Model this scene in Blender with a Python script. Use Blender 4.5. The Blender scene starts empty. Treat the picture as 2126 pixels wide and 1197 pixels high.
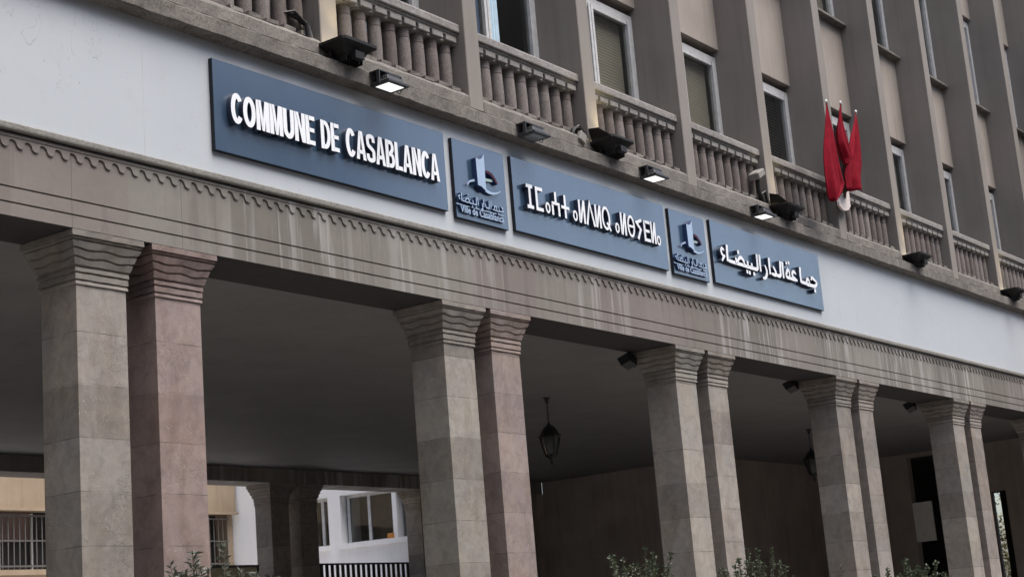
import bpy, bmesh, math, random
from mathutils import Vector, Matrix
R = math.radians
random.seed(7)
sc = bpy.context.scene
COL = sc.collection

# ------------------------------------------------------------------ camera
cam = bpy.data.cameras.new('camera'); co = bpy.data.objects.new('camera', cam); COL.objects.link(co)
cam.sensor_width = 36; cam.lens = 56.2735; cam.clip_start = .05; cam.clip_end = 2000
rt = Vector((0.59341411, -0.80083319, -0.08078303)); up = Vector((-0.12662026, -0.19199474, 0.97319337)); fw = Vector((0.79487546, 0.56727791, 0.2153341))
M = Matrix.Identity(4)
for i in range(3):
    M[i][0] = rt[i]; M[i][1] = up[i]; M[i][2] = -fw[i]
M.translation = (-8.528164, -10.605923, 1.266617)
co.matrix_world = M
sc.camera = co

# ------------------------------------------------------------------ sky, sun, exposure
SUN_EL, SUN_AZ = 62, 168          # azimuth clockwise from +Y: veiled sun in front of the facade
w = bpy.data.worlds.new('World'); sc.world = w; w.use_nodes = True
wn = w.node_tree.nodes; bg = wn['Background']
sk = wn.new('ShaderNodeTexSky'); sk.sky_type = 'NISHITA'; sk.sun_disc = False
sk.sun_elevation = R(SUN_EL); sk.sun_rotation = R(SUN_AZ)
sk.air_density = 1.0; sk.dust_density = 3.0; sk.ozone_density = 1.0
w.node_tree.links.new(sk.outputs[0], bg.inputs[0]); bg.inputs[1].default_value = 0.078
sl = bpy.data.lights.new('sun', 'SUN'); sl.energy = 1.5; sl.angle = R(45); sl.color = (1, .968, .925)
so = bpy.data.objects.new('sun', sl); COL.objects.link(so)
sd = Vector((math.sin(R(SUN_AZ)) * math.cos(R(SUN_EL)), math.cos(R(SUN_AZ)) * math.cos(R(SUN_EL)), math.sin(R(SUN_EL))))
so.rotation_euler = sd.to_track_quat('Z', 'Y').to_euler(); so.location = (0, -30, 40)
sc.view_settings.view_transform = 'Standard'; sc.view_settings.look = 'None'
sc.view_settings.exposure = 1.48; sc.view_settings.gamma = 1; sc.view_settings.use_curve_mapping = False

# ------------------------------------------------------------------ mesh helpers
class MB:
    def __init__(s): s.v = []; s.f = []; s.m = []
    def add(s, vs, fs, m=0):
        o = len(s.v); s.v += [tuple(q) for q in vs]
        for f in fs: s.f.append(tuple(i + o for i in f)); s.m.append(m)
        return s
    def box(s, x0, x1, y0, y1, z0, z1, m=0):
        vs = [(x, y, z) for z in (z0, z1) for y in (y0, y1) for x in (x0, x1)]
        return s.add(vs, [(0, 2, 3, 1), (4, 5, 7, 6), (0, 1, 5, 4), (2, 6, 7, 3), (0, 4, 6, 2), (1, 3, 7, 5)], m)
    def prism_x(s, poly, x0, x1, m=0, step=None):      # poly of (y, z), counter-clockwise seen from -x ... recalculated later
        n = len(poly); k = 1 if not step else max(1, int((x1 - x0) / step)); vs = []; fs = []
        for i in range(k + 1):
            x = x0 + (x1 - x0) * i / k
            vs += [(x, y, z) for y, z in poly]
        for i in range(k):
            for j in range(n):
                a = i * n + j; b = i * n + (j + 1) % n
                fs.append((a, b, b + n, a + n))
        fs.append(tuple(range(n))[::-1]); fs.append(tuple(range(k * n, k * n + n)))
        return s.add(vs, fs, m)
    def prism_y(s, poly, y0, y1, m=0, mside=None):     # poly of (x, z)
        n = len(poly); vs = [(x, y0, z) for x, z in poly] + [(x, y1, z) for x, z in poly]
        s.add(vs, [tuple(range(n)), tuple(range(n, 2 * n))[::-1]], m)
        return s.add(vs, [(j, j + n, (j + 1) % n + n, (j + 1) % n) for j in range(n)], m if mside is None else mside)
    def loft(s, rings, m=0, caps=True, closed=True):
        n = len(rings[0]); vs = [q for r in rings for q in r]; fs = []
        for i in range(len(rings) - 1):
            for j in range(n if closed else n - 1):
                a = i * n + j; b = i * n + (j + 1) % n
                fs.append((a, b, b + n, a + n))
        if caps:
            fs.append(tuple(range(n))[::-1]); fs.append(tuple(range(len(vs) - n, len(vs))))
        return s.add(vs, fs, m)
    def lathe(s, prof, c=(0, 0, 0), n=12, m=0):        # prof of (r, z)
        return s.loft([[(c[0] + r * math.cos(2 * math.pi * k / n), c[1] + r * math.sin(2 * math.pi * k / n), c[2] + z) for k in range(n)] for r, z in prof], m)
    def tube(s, pts, r, n=6, m=0):
        pts = [Vector(q) for q in pts]; rings = []
        for i, q in enumerate(pts):
            t = (pts[min(i + 1, len(pts) - 1)] - pts[max(i - 1, 0)]).normalized()
            a = t.cross(Vector((0, 0, 1)) if abs(t.z) < .9 else Vector((1, 0, 0))).normalized(); b = t.cross(a)
            rr = r[i] if isinstance(r, (list, tuple)) else r
            rings.append([q + a * rr * math.cos(2 * math.pi * k / n) + b * rr * math.sin(2 * math.pi * k / n) for k in range(n)])
        return s.loft(rings, m)
    def move(s, start, mat):
        for i in range(start, len(s.v)): s.v[i] = tuple(mat @ Vector(s.v[i]))
        return s
    def build(s, name, mats, parent=None, smooth=False, bevel=0, normals=True):
        me = bpy.data.meshes.new(name); me.from_pydata(s.v, [], s.f)
        if not isinstance(mats, (list, tuple)): mats = [mats]
        for mt in mats: me.materials.append(mt)
        me.polygons.foreach_set('material_index', s.m)
        if normals or bevel:
            bm = bmesh.new(); bm.from_mesh(me)
            if normals: bmesh.ops.recalc_face_normals(bm, faces=bm.faces)
            if bevel:
                es = [e for e in bm.edges if len(e.link_faces) == 2 and e.calc_face_angle(0) > .6]
                bmesh.ops.bevel(bm, geom=es, offset=bevel, segments=1, affect='EDGES', clamp_overlap=True)
            bm.to_mesh(me); bm.free()
        if smooth:
            me.polygons.foreach_set('use_smooth', [True] * len(me.polygons))
            try: me.set_sharp_from_angle(angle=R(35))
            except Exception: pass
        me.update()
        o = bpy.data.objects.new(name, me); COL.objects.link(o)
        if parent: o.parent = parent; o.matrix_parent_inverse = parent.matrix_world.inverted() if False else Matrix.Identity(4)
        return o
def empty(name, loc=(0, 0, 0)):
    o = bpy.data.objects.new(name, None); COL.objects.link(o); o.location = loc; o.empty_display_size = .2
    return o
def tag(o, label=None, cat=None, group=None, kind=None):
    if label: o['label'] = label
    if cat: o['category'] = cat
    if group: o['group'] = group
    if kind: o['kind'] = kind
    return o
def dup(o, loc, parent=None):
    c = o.copy(); COL.objects.link(c); c.location = loc
    c.parent = parent if parent else o.parent
    return c
def dup_tree(o, loc, parent=None):
    c = dup(o, loc, parent)
    for ch in o.children:
        d = ch.copy(); COL.objects.link(d); d.parent = c
        for g in ch.children:
            e = g.copy(); COL.objects.link(e); e.parent = d
    return c

# ------------------------------------------------------------------ material helpers
class NT:
    def __init__(s, name):
        s.mat = bpy.data.materials.new(name); s.mat.use_nodes = True
        s.t = s.mat.node_tree; s.n = s.t.nodes; s.bsdf = s.n['Principled BSDF']; s.out = s.n['Material Output']
        s.pos = s.n.new('ShaderNodeNewGeometry').outputs['Position']
    def link(s, a, b): s.t.links.new(a, b)
    def val(s, sock, v):
        if hasattr(v, 'is_output'): s.link(v, sock)
        else: sock.default_value = v
    def math(s, op, a, b=0., c=0., clamp=False):
        n = s.n.new('ShaderNodeMath'); n.operation = op; n.use_clamp = clamp
        s.val(n.inputs[0], a); s.val(n.inputs[1], b); s.val(n.inputs[2], c)
        return n.outputs[0]
    def scaled(s, k, vec=None, off=(0, 0, 0)):
        n = s.n.new('ShaderNodeMapping'); n.inputs['Scale'].default_value = k; n.inputs['Location'].default_value = off
        s.link(vec or s.pos, n.inputs['Vector']); return n.outputs[0]
    def noise(s, scale, detail=4, rough=.6, vec=None, dist=0):
        n = s.n.new('ShaderNodeTexNoise'); n.inputs['Scale'].default_value = scale; n.inputs['Detail'].default_value = detail
        n.inputs['Roughness'].default_value = rough; n.inputs['Distortion'].default_value = dist
        s.link(vec or s.pos, n.inputs['Vector']); return n.outputs[0]
    def ramp(s, fac, lo, hi, a=0., b=1.):
        n = s.n.new('ShaderNodeMapRange'); s.val(n.inputs[0], fac); n.inputs[1].default_value = lo; n.inputs[2].default_value = hi
        n.inputs[3].default_value = a; n.inputs[4].default_value = b; return n.outputs[0]
    def mix(s, fac, a, b, mode='MIX'):
        n = s.n.new('ShaderNodeMix'); n.data_type = 'RGBA'; n.blend_type = mode
        s.val(n.inputs[0], fac)
        for sock, v in ((n.inputs[6], a), (n.inputs[7], b)):
            if hasattr(v, 'is_output'): s.link(v, sock)
            else: sock.default_value = (*v, 1) if len(v) == 3 else v
        return n.outputs[2]
    def xyz(s):
        n = s.n.new('ShaderNodeSeparateXYZ'); s.link(s.pos, n.inputs[0]); return n.outputs
    def white(s, v):
        n = s.n.new('ShaderNodeTexWhiteNoise'); n.noise_dimensions = '1D'; s.link(v, n.inputs['W']); return n.outputs['Value']
    def bump(s, h, strength=.3, dist=.01):
        n = s.n.new('ShaderNodeBump'); n.inputs['Strength'].default_value = strength; n.inputs['Distance'].default_value = dist
        s.link(h, n.inputs['Height']); s.link(n.outputs[0], s.bsdf.inputs['Normal'])
    def done(s, col, rough=.8, spec=.3, metal=0):
        s.val(s.bsdf.inputs['Base Color'], col if hasattr(col, 'is_output') else (*col, 1))
        s.val(s.bsdf.inputs['Roughness'], rough); s.bsdf.inputs['Specular IOR Level'].default_value = spec; s.bsdf.inputs['Metallic'].default_value = metal
        return s.mat

def plain(name, col, rough=.7, spec=.3, metal=0, var=.12, scale=6, bump=0, bscale=60):
    n = NT(name)
    f = n.ramp(n.noise(scale, 6, .65), .3, .7)
    c = n.mix(f, tuple(x * (1 - var) for x in col), tuple(min(1, x * (1 + var)) for x in col))
    if bump: n.bump(n.noise(bscale, 5, .7), bump, .006)
    return n.done(c, rough, spec, metal)

def column_stone():
    n = NT('column_stone'); x, y, z = n.xyz()
    oi = n.n.new('ShaderNodeObjectInfo'); sep = n.n.new('ShaderNodeSeparateColor'); n.link(oi.outputs['Color'], sep.inputs[0])
    pink = sep.outputs[0]; off = sep.outputs[1]
    zz = n.math('ADD', n.math('DIVIDE', z, .4527), n.math('MULTIPLY_ADD', off, 3.1, -6.132))
    fl = n.math('FLOOR', zz); fr = n.math('FRACT', zz)
    rnd = n.white(n.math('MULTIPLY_ADD', off, 37.3, fl)); rnd2 = n.white(n.math('MULTIPLY_ADD', off, 91.7, n.math('ADD', fl, 50.5)))
    big = n.noise(1.6, 5, .6); mid = n.noise(7, 6, .7, dist=.6); fine = n.noise(70, 5, .75)
    grain = n.noise(26, 4, .7, vec=n.scaled((1, 1, 4.5)))
    grey = n.mix(rnd, (.212, .20, .18), (.312, .296, .27))
    pk = n.mix(rnd, (.238, .183, .172), (.295, .236, .224))
    c = n.mix(n.math('MULTIPLY_ADD', n.ramp(rnd2, .35, .8), .14, pink, clamp=True), grey, pk)
    c = n.mix(n.ramp(big, .35, .7, 0, .7), c, n.mix(1, c, (1.22, 1.14, 1.02), 'MULTIPLY'))
    stn = n.noise(1, 5, .65, vec=n.scaled((2.4, 2.4, .8), off=(2, 9, 4)), dist=.7)
    c = n.mix(n.ramp(stn, .5, .66, 0, .6), c, n.mix(1, c, (.70, .64, .58), 'MULTIPLY'))
    c = n.mix(n.ramp(mid, .42, .62, 0, .75), c, n.mix(1, c, (.74, .73, .745), 'MULTIPLY'))
    c = n.mix(n.ramp(n.noise(2.6, 4, .6, vec=n.scaled((1, 1, .6), off=(5, 5, 5))), .45, .62, 0, .4), c, n.mix(1, c, (.95, 1.0, 1.06), 'MULTIPLY'))
    c = n.mix(n.ramp(grain, .56, .7, 0, .3), c, n.mix(1, c, (.78, .77, .75), 'MULTIPLY'))
    c = n.mix(n.ramp(fine, .35, .7, 0, .35), c, n.mix(1, c, (1.28, 1.27, 1.25), 'MULTIPLY'))
    # chipped pale flecks and pitted patches
    fl_ = n.math('MULTIPLY', n.ramp(n.noise(60, 4, .7), .60, .68), n.ramp(n.noise(3.1, 4, .65), .48, .6))
    c = n.mix(n.math('MULTIPLY', fl_, .75), c, (.5, .48, .46))
    pit = n.math('MULTIPLY', n.ramp(n.noise(34, 6, .8, dist=1.5), .52, .62), n.ramp(n.noise(1.9, 4, .55, vec=n.scaled((1, 1, 1), off=(7, 3, 2))), .54, .62))
    c = n.mix(n.math('MULTIPLY', pit, .55), c, (.11, .10, .10))
    wob = n.math('MULTIPLY_ADD', n.noise(14, 3, .6), .03, fr)
    joint = n.math('LESS_THAN', n.math('ABSOLUTE', n.math('SUBTRACT', wob, .03)), .009)
    jv = n.math('MULTIPLY', joint, n.ramp(n.noise(5, 2, .5), .38, .6, .1, .8))
    c = n.mix(jv, c, (.085, .078, .072))
    h = n.math('SUBTRACT', n.math('ADD', n.math('MULTIPLY', mid, .5), n.math('MULTIPLY', fine, .35)), n.math('ADD', n.math('MULTIPLY', jv, .7), n.math('MULTIPLY', pit, .6)))
    n.bump(h, .45, .012)
    return n.done(c, .78, .28)

def beam_stone():
    n = NT('lintel_stone'); x, y, z = n.xyz()
    px = n.math('DIVIDE', n.math('ADD', x, 3.1), 1.24); fl = n.math('FLOOR', px); fr = n.math('FRACT', px)
    rnd = n.white(fl); rnd2 = n.white(n.math('ADD', fl, 31.5))
    big = n.noise(.8, 5, .6); mid = n.noise(6, 6, .7, dist=.8); fine = n.noise(75, 5, .75)
    c = n.mix(rnd, (.185, .171, .153), (.25, .234, .212))
    c = n.mix(n.ramp(rnd2, .55, 1, 0, .6), c, (.212, .18, .17))
    c = n.mix(n.ramp(big, .35, .65, 0, .6), c, n.mix(1, c, (.82, .80, .79), 'MULTIPLY'))
    c = n.mix(n.ramp(mid, .4, .68, 0, .5), c, n.mix(1, c, (1.16, 1.14, 1.12), 'MULTIPLY'))
    c = n.mix(n.ramp(fine, .38, .7, 0, .4), c, n.mix(1, c, (.8, .8, .8), 'MULTIPLY'))
    # rain streaks: narrow in x, long in z
    st = n.noise(1, 4, .55, vec=n.scaled((4.6, 1, .38)), dist=.3); st2 = n.noise(1, 3, .5, vec=n.scaled((15, 1, .6)), dist=.4)
    area = n.math('MULTIPLY', n.ramp(n.noise(.55, 3, .5, vec=n.scaled((1, 0, .25), off=(3.3, 0, 0))), .40, .58), n.ramp(x, .8, 3.5))
    c = n.mix(n.math('MULTIPLY', n.ramp(st, .52, .60, 0, .6), area), c, (.40, .385, .375))
    c = n.mix(n.math('MULTIPLY', n.ramp(st2, .58, .66, 0, .6), area), c, (.47, .455, .44))
    c = n.mix(n.ramp(st, .44, .32, 0, .45), c, (.12, .105, .10))
    joint = n.math('LESS_THAN', n.math('ABSOLUTE', n.math('SUBTRACT', fr, .5)), .0035)
    c = n.mix(n.math('MULTIPLY', joint, .55), c, (.09, .08, .075))
    n.bump(n.math('ADD', n.math('MULTIPLY', mid, .4), n.math('MULTIPLY', fine, .45)), .4, .01)
    return n.done(c, .82, .25)

def concrete(name, a, b, dirt, amount=.5, bump=.5, vary=0):
    n = NT(name); x, y, z = n.xyz()
    c = n.mix(n.ramp(n.noise(2.2, 6, .65), .35, .65), a, b)
    c = n.mix(n.ramp(n.noise(9, 7, .75, dist=1), .47, .66, 0, amount), c, dirt)
    c = n.mix(n.ramp(n.noise(38, 6, .8), .48, .6, 0, .7), c, n.mix(1, c, (.55, .54, .52), 'MULTIPLY'))
    c = n.mix(n.ramp(n.noise(85, 4, .7, vec=n.scaled((1, 1, 1), off=(3, 8, 1))), .58, .66, 0, .5), c, (.44, .42, .38))
    if vary:
        oi = n.n.new('ShaderNodeObjectInfo')
        c = n.mix(vary, c, n.mix(1, c, n.mix(oi.outputs['Random'], (.72, .68, .66), (1.25, 1.26, 1.26)), 'MULTIPLY'))
        st = n.ramp(n.noise(1, 4, .6, vec=n.scaled((14, 14, 1.6))), .55, .68, 0, .5); c = n.mix(st, c, n.mix(1, c, (.68, .66, .64), 'MULTIPLY'))
    n.bump(n.math('ADD', n.noise(35, 6, .75), n.math('MULTIPLY', n.noise(8, 4, .6), .6)), bump, .014)
    return n.done(c, .88, .2)

def painted(name, a, b, streak=.35, bump=.12):
    n = NT(name)
    c = n.mix(n.ramp(n.noise(1.1, 5, .6), .35, .65), a, b)
    st = n.noise(1, 5, .6, vec=n.scaled((7, 7, .35)))
    c = n.mix(n.ramp(st, .5, .7, 0, streak), c, n.mix(1, c, (.72, .69, .66), 'MULTIPLY'))
    c = n.mix(n.ramp(n.noise(45, 5, .7), .45, .7, 0, .25), c, n.mix(1, c, (.82, .82, .82), 'MULTIPLY'))
    sp = n.math('MULTIPLY', n.ramp(n.noise(38, 2, .5), .70, .73), n.ramp(n.noise(1.7, 2, .5), .5, .56))
    c = n.mix(n.math('MULTIPLY', sp, .6), c, (.06, .055, .05))
    n.bump(n.noise(120, 5, .7), bump, .004)
    return n.done(c, .7, .3)

def white_wall():
    n = NT('white_render'); x, y, z = n.xyz()
    c = n.mix(n.ramp(n.noise(.5, 4, .55), .3, .7), (.465, .498, .53), (.505, .537, .566))
    st = n.noise(1, 5, .6, vec=n.scaled((3.2, 1, .25)))
    c = n.mix(n.ramp(st, .52, .72, 0, .12), c, (.40, .42, .45))
    # brown shade under the ledge put into the wall colour, ragged lower edge; scuffs on the cornice
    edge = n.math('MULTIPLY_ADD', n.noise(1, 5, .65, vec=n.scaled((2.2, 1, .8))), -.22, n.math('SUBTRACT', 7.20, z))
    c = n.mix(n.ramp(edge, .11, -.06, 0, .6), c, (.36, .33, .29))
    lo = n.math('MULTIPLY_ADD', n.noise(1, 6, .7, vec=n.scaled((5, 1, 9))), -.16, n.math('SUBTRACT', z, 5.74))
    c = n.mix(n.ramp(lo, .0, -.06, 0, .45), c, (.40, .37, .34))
    sp = n.math('MULTIPLY', n.ramp(n.noise(24, 1, .5), .755, .77), n.ramp(n.noise(1.3, 2, .5), .52, .58))
    c = n.mix(n.math('MULTIPLY', sp, .5), c, (.1, .1, .1))
    jf = n.math('FRACT', n.math('DIVIDE', n.math('ADD', x, 1.62), 2.44))
    c = n.mix(n.math('MULTIPLY', n.math('LESS_THAN', jf, .0022), n.ramp(n.noise(2.5, 3, .6), .38, .6, .05, .5)), c, (.22, .21, .20))
    cr = n.math('ABSOLUTE', n.math('SUBTRACT', n.noise(1.4, 5, .62, dist=.8), .5))
    c = n.mix(n.math('MULTIPLY', n.math('MULTIPLY', n.math('LESS_THAN', cr, .0022), n.ramp(n.noise(.7, 2, .5, vec=n.scaled((1, 1, 1), off=(9, 1, 4))), .54, .6)), .35), c, (.2, .19, .18))
    c = n.mix(n.ramp(n.noise(3.4, 5, .7), .55, .75, 0, .16), c, (.33, .33, .33))
    n.bump(n.noise(90, 4, .7), .08, .003)
    return n.done(c, .6, .3)

def sign_blue():
    n = NT('sign_blue_panel')
    st = n.noise(1, 5, .6, vec=n.scaled((14, 1, .35)))
    c = n.mix(n.ramp(st, .48, .68, 0, .5), (.032, .066, .12), (.045, .08, .135))
    c = n.mix(n.ramp(n.noise(.6, 4, .6), .4, .7, 0, .5), c, (.055, .092, .135))
    r = n.ramp(n.noise(3, 4, .6), .3, .7, .26, .36)
    n.bsdf.inputs['Coat Weight'].default_value = 1; n.bsdf.inputs['Coat Roughness'].default_value = .16; n.bsdf.inputs['Coat IOR'].default_value = 1.9
    return n.done(c, r, .7)

def glass_mat():
    n = NT('window_glass'); t = n.n.new('ShaderNodeBsdfTransparent'); g = n.n.new('ShaderNodeBsdfGlossy'); g.inputs['Roughness'].default_value = .03
    t.inputs[0].default_value = (.80, .80, .78, 1); g.inputs[0].default_value = (.9, .95, 1, 1)
    gm = n.n.new('ShaderNodeNewGeometry'); dt = n.n.new('ShaderNodeVectorMath'); dt.operation = 'DOT_PRODUCT'
    n.link(gm.outputs['Incoming'], dt.inputs[0]); n.link(gm.outputs['Normal'], dt.inputs[1])
    fr = n.math('MULTIPLY_ADD', n.math('POWER', n.math('SUBTRACT', 1., n.math('ABSOLUTE', dt.outputs['Value'])), 5.), .92, .05)
    mx = n.n.new('ShaderNodeMixShader'); n.link(fr, mx.inputs[0]); n.link(t.outputs[0], mx.inputs[1]); n.link(g.outputs[0], mx.inputs[2])
    n.link(mx.outputs[0], n.out.inputs[0]); return n.mat

def emit(name, col, s):
    n = NT(name); n.bsdf.inputs['Emission Color'].default_value = (*col, 1); n.bsdf.inputs['Emission Strength'].default_value = s
    return n.done((.8, .8, .8), .3)

def leaf_mat(name, a, b, c3):
    n = NT(name); g = n.n.new('ShaderNodeNewGeometry')
    r = g.outputs['Random Per Island']
    c = n.mix(n.ramp(r, 0, .6), a, b); c = n.mix(n.ramp(r, .8, 1), c, c3)
    n.bsdf.inputs['Subsurface Weight'].default_value = 0
    return n.done(c, .45, .4)

COLST = column_stone(); BEAM = beam_stone()
LEDGE = concrete('ledge_concrete', (.235, .215, .195), (.165, .15, .135), (.075, .068, .058), .65)
PLINTH = concrete('plinth_concrete', (.25, .228, .208), (.185, .17, .155), (.09, .082, .072), .5)
RAIL = concrete('rail_stone', (.33, .31, .295), (.265, .248, .235), (.13, .12, .11), .5, .4)
BALU = concrete('baluster_stone', (.225, .195, .182), (.175, .155, .146), (.115, .10, .094), .35, .25, .8)
PIL = painted('pilaster_paint', (.24, .215, .192), (.265, .24, .215))
SPAN = painted('spandrel_paint', (.31, .268, .232), (.355, .312, .274), .45)
WHITE = white_wall(); SIGN = sign_blue()
SIGNEDGE = plain('sign_edge_paint', (.012, .014, .022), .5)
LETW = plain('letter_white', (.86, .88, .92), .4, var=.04)
LETS = plain('letter_return_navy', (.035, .05, .085), .45)
FRAME = plain('window_frame_white', (.52, .52, .52), .5, var=.15, scale=9)
GLASS = glass_mat()
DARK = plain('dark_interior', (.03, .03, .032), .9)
BLIND = plain('blind_olive_grey', (.58, .55, .48), .7, var=.05)
SLAT = plain('venetian_slat_grey', (.36, .36, .35), .6)
BEIGEB = plain('blind_beige_cloth', (.62, .5, .36), .8)
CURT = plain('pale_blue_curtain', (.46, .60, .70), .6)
CEIL = painted('ceiling_paint', (.205, .203, .20), (.238, .234, .229), .3)
BRWALL = painted('brown_interior_wall', (.34, .29, .255), (.43, .365, .32), .5)
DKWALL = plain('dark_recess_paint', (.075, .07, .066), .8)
IRON = plain('black_iron', (.012, .012, .013), .45, .5)
RUST = plain('rusty_black_metal', (.012, .011, .011), .6, .35, var=.5, scale=30, bump=.5)
GREYMET = plain('grey_lamp_metal', (.06, .06, .062), .45, .5, .3)
LED = emit('lit_led_glass', (1, .98, .92), .42)
LEDOFF = plain('unlit_lamp_glass', (.16, .17, .17), .15, .6)
WARM = emit('warm_lamp_glass', (1, .85, .45), .8)
CORN = concrete('cornice_stone', (.30, .29, .265), (.245, .232, .215), (.15, .14, .125), .45, .4)
SOFF = plain('soffit_shade_paint', (.045, .042, .04), .85)  # shade of the beam underside put into its colour
RED = plain('red_flag_cloth', (.20, .006, .016), .85, .08, var=.22, scale=9, bump=.5, bscale=14)
POLE = plain('flag_pole_brown', (.09, .05, .035), .5)
TIP = plain('flag_pole_tip_white', (.8, .8, .8), .3)
PLATE = plain('plate_pale_pink', (.66, .58, .55), .6, var=.05)
ASPH = plain('asphalt', (.05, .05, .052), .9, var=.25, scale=20, bump=.5)
PAVE = plain('pavement_stone', (.34, .32, .295), .85, var=.2, scale=4, bump=.3)
PALEPAVE = plain('pale_terrace_stone', (.72, .70, .67), .8, var=.12, scale=4)
FLOORM = plain('portico_floor_stone', (.14, .13, .125), .6, var=.2, scale=3)
BEIGEW = painted('beige_facade_paint', (.315, .243, .172), (.37, .29, .21), .5)
WHITEB = painted('white_building_paint', (.87, .87, .88), (.9, .9, .91), .12)
OLIVE = plain('olive_beige_cabinet', (.22, .20, .13), .6)
ORANGE = plain('orange_cardboard', (.55, .24, .06), .7)
PANELW = plain('pale_grey_board', (.8, .8, .74), .6)
CONCR = plain('grey_block', (.27, .25, .23), .9, bump=.6)
LEAF = leaf_mat('oleander_leaf', (.035, .055, .03), (.075, .10, .055), (.17, .19, .12))
LEAF2 = leaf_mat('grey_green_leaf', (.045, .055, .04), (.09, .10, .075), (.2, .2, .16))
LEAF3 = leaf_mat('tree_leaf_yellow_green', (.10, .09, .03), (.17, .14, .05), (.25, .2, .1))
STEM = plain('stem_bark', (.10, .085, .06), .9)

# ------------------------------------------------------------------ ground
GZ = -.33
g = MB().box(-150, 200, -150, 150, GZ - .7, GZ - .16); tag(g.build('ground', ASPH), 'dark asphalt ground and road in front of the arcade', kind='structure')
g = MB().box(-60, 80, -3.2, 14.4, GZ - .14, GZ); tag(g.build('pavement', PAVE, bevel=.02), 'stone pavement running along the arcade', kind='structure')
g = MB().box(2, 22, 14.41, 20, GZ - .14, 2.3); tag(g.build('terrace', PALEPAVE), 'raised terrace behind the arcade', kind='structure')

# ------------------------------------------------------------------ town hall
HALL = empty('town_hall', (0, 0, 0))
tag(HALL, 'grey stone town hall with paired columns, white band and balustraded upper windows', 'building')
X0, X1 = -8., 36.
def part(mb, name, mat, **k): return mb.build(name, mat, HALL, **k)

# lintel over the columns, with two incised grooves and a moulded cornice
prof = [(0.70, 5.58), (.70, 5.0), (0, 5.0), (0, 5.108), (.014, 5.111), (.014, 5.121), (0, 5.124), (0, 5.240), (.014, 5.243), (.014, 5.253), (0, 5.256),
        (0, 5.672), (-.022, 5.676), (-.022, 5.700), (.012, 5.703), (.012, 5.722), (-.058, 5.727), (-.062, 5.74), (-.062, 5.775), (-.045, 5.79), (-.006, 5.80), (.70, 5.80)]
LM = MB().prism_x(prof, X0, X1, step=2)
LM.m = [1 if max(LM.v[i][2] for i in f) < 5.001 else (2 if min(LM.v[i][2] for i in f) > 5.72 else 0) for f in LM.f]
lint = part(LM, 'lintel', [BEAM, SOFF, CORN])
# running wave moulding, the lower edge cut into leaning scallops
mb = MB(); per = .1535; x = X0; pts = []
n_per = int((X1 - X0) / per); SEG = 10
for i in range(n_per):
    for j in range(13):
        t = j / 12
        pts.append((X0 + (i + .10 + .68 * (t + .10 * math.sin(2 * math.pi * t))) * per, 5.657 - .072 * (.5 - .5 * math.cos(math.pi * t))))
    pts.append((X0 + (i + .90) * per, 5.60)); pts.append((X0 + (i + .98) * per, 5.648))
lowf = [(a, -.015, b) for a, b in pts]; upf = [(a, -.015, 5.674) for a, b in pts]; lowb = [(a, .004, b) for a, b in pts]
n = len(pts); mb.add(lowf + upf + lowb, [(i, i + 1, i + 1 + n, i + n) for i in range(n - 1)] + [(i, i + 2 * n, i + 1 + 2 * n, i + 1) for i in range(n - 1)])
wv = mb.build('wave_moulding', BEAM, lint)

part(MB().box(X0, X1, -.006, .70, 5.802, 7.12), 'white_band', WHITE)
prof = [(.70, 7.121), (-.006, 7.121), (-.13, 7.139), (-.15, 7.15), (-.15, 7.298), (-.14, 7.309), (.0, 7.325), (.70, 7.41)]
mb = MB().prism_x(prof, X0, X1, step=.12)
mb.v = [(x, y + (random.uniform(-.004, .004) if y < 0 else 0), z + (random.uniform(-.005, .005) if y < 0 else 0)) for x, y, z in mb.v]
part(mb, 'ledge', LEDGE)
part(MB().box(X0, X1, 0.701, 13.599, 5.3, 5.5), 'ceiling', CEIL)
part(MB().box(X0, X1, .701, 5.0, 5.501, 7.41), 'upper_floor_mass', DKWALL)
part(MB().box(X0, X1, 5.001, 13.599, 5.501, 5.75), 'terrace_roof', PALEPAVE)
part(MB().box(-25, -13, -40, -.3, GZ, 18.4), 'added_shade_wing', SPAN)  # unseen wing added to keep light from the left off the side faces
part(MB().box(29.4, X1 + 4, -5.5, -.3, GZ, 18.4), 'added_shade_wing', BRWALL)  # unseen wing added to darken the right end bays
part(MB().box(X0, 25.99, 13.6, 14.3, 5.0, 5.8), 'rear_lintel', BEAM)
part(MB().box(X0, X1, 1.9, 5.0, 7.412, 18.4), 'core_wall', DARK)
part(MB().box(X0, X1, -.1, 5.0, 18.62, 18.9), 'roof', LEDGE)
mb = MB().box(26.0, 26.3, 8.5, 13.6, GZ, 5.299).box(25.725, 26.3, 13.601, 14.3, GZ, 4.999)
part(mb, 'inner_wall', BRWALL)
part(MB().box(26.301, 32.0, 8.5, 8.8, GZ, 5.299), 'inner_wall', BRWALL)
mb = MB().box(32.0, 32.3, 5.98, 8.8, GZ, 5.299).box(32.0, 32.3, 3.85, 5.979, 5.2, 5.299).box(32.0, 32.3, 3.9, 4.6, GZ, 5.199).box(32.0, 32.3, .71, 3.45, GZ, 5.299).box(32.0, 32.3, 3.451, 3.849, 4.05, 5.299)
part(mb, 'inner_wall', [BRWALL])
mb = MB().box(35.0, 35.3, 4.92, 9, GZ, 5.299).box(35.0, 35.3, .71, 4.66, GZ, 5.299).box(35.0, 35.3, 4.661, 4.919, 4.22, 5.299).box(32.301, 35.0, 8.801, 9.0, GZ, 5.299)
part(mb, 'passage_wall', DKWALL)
part(MB().box(31.97, 32.03, 5.44, 5.965, 2.98, 4.0), 'door_transom', PANELW)

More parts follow.
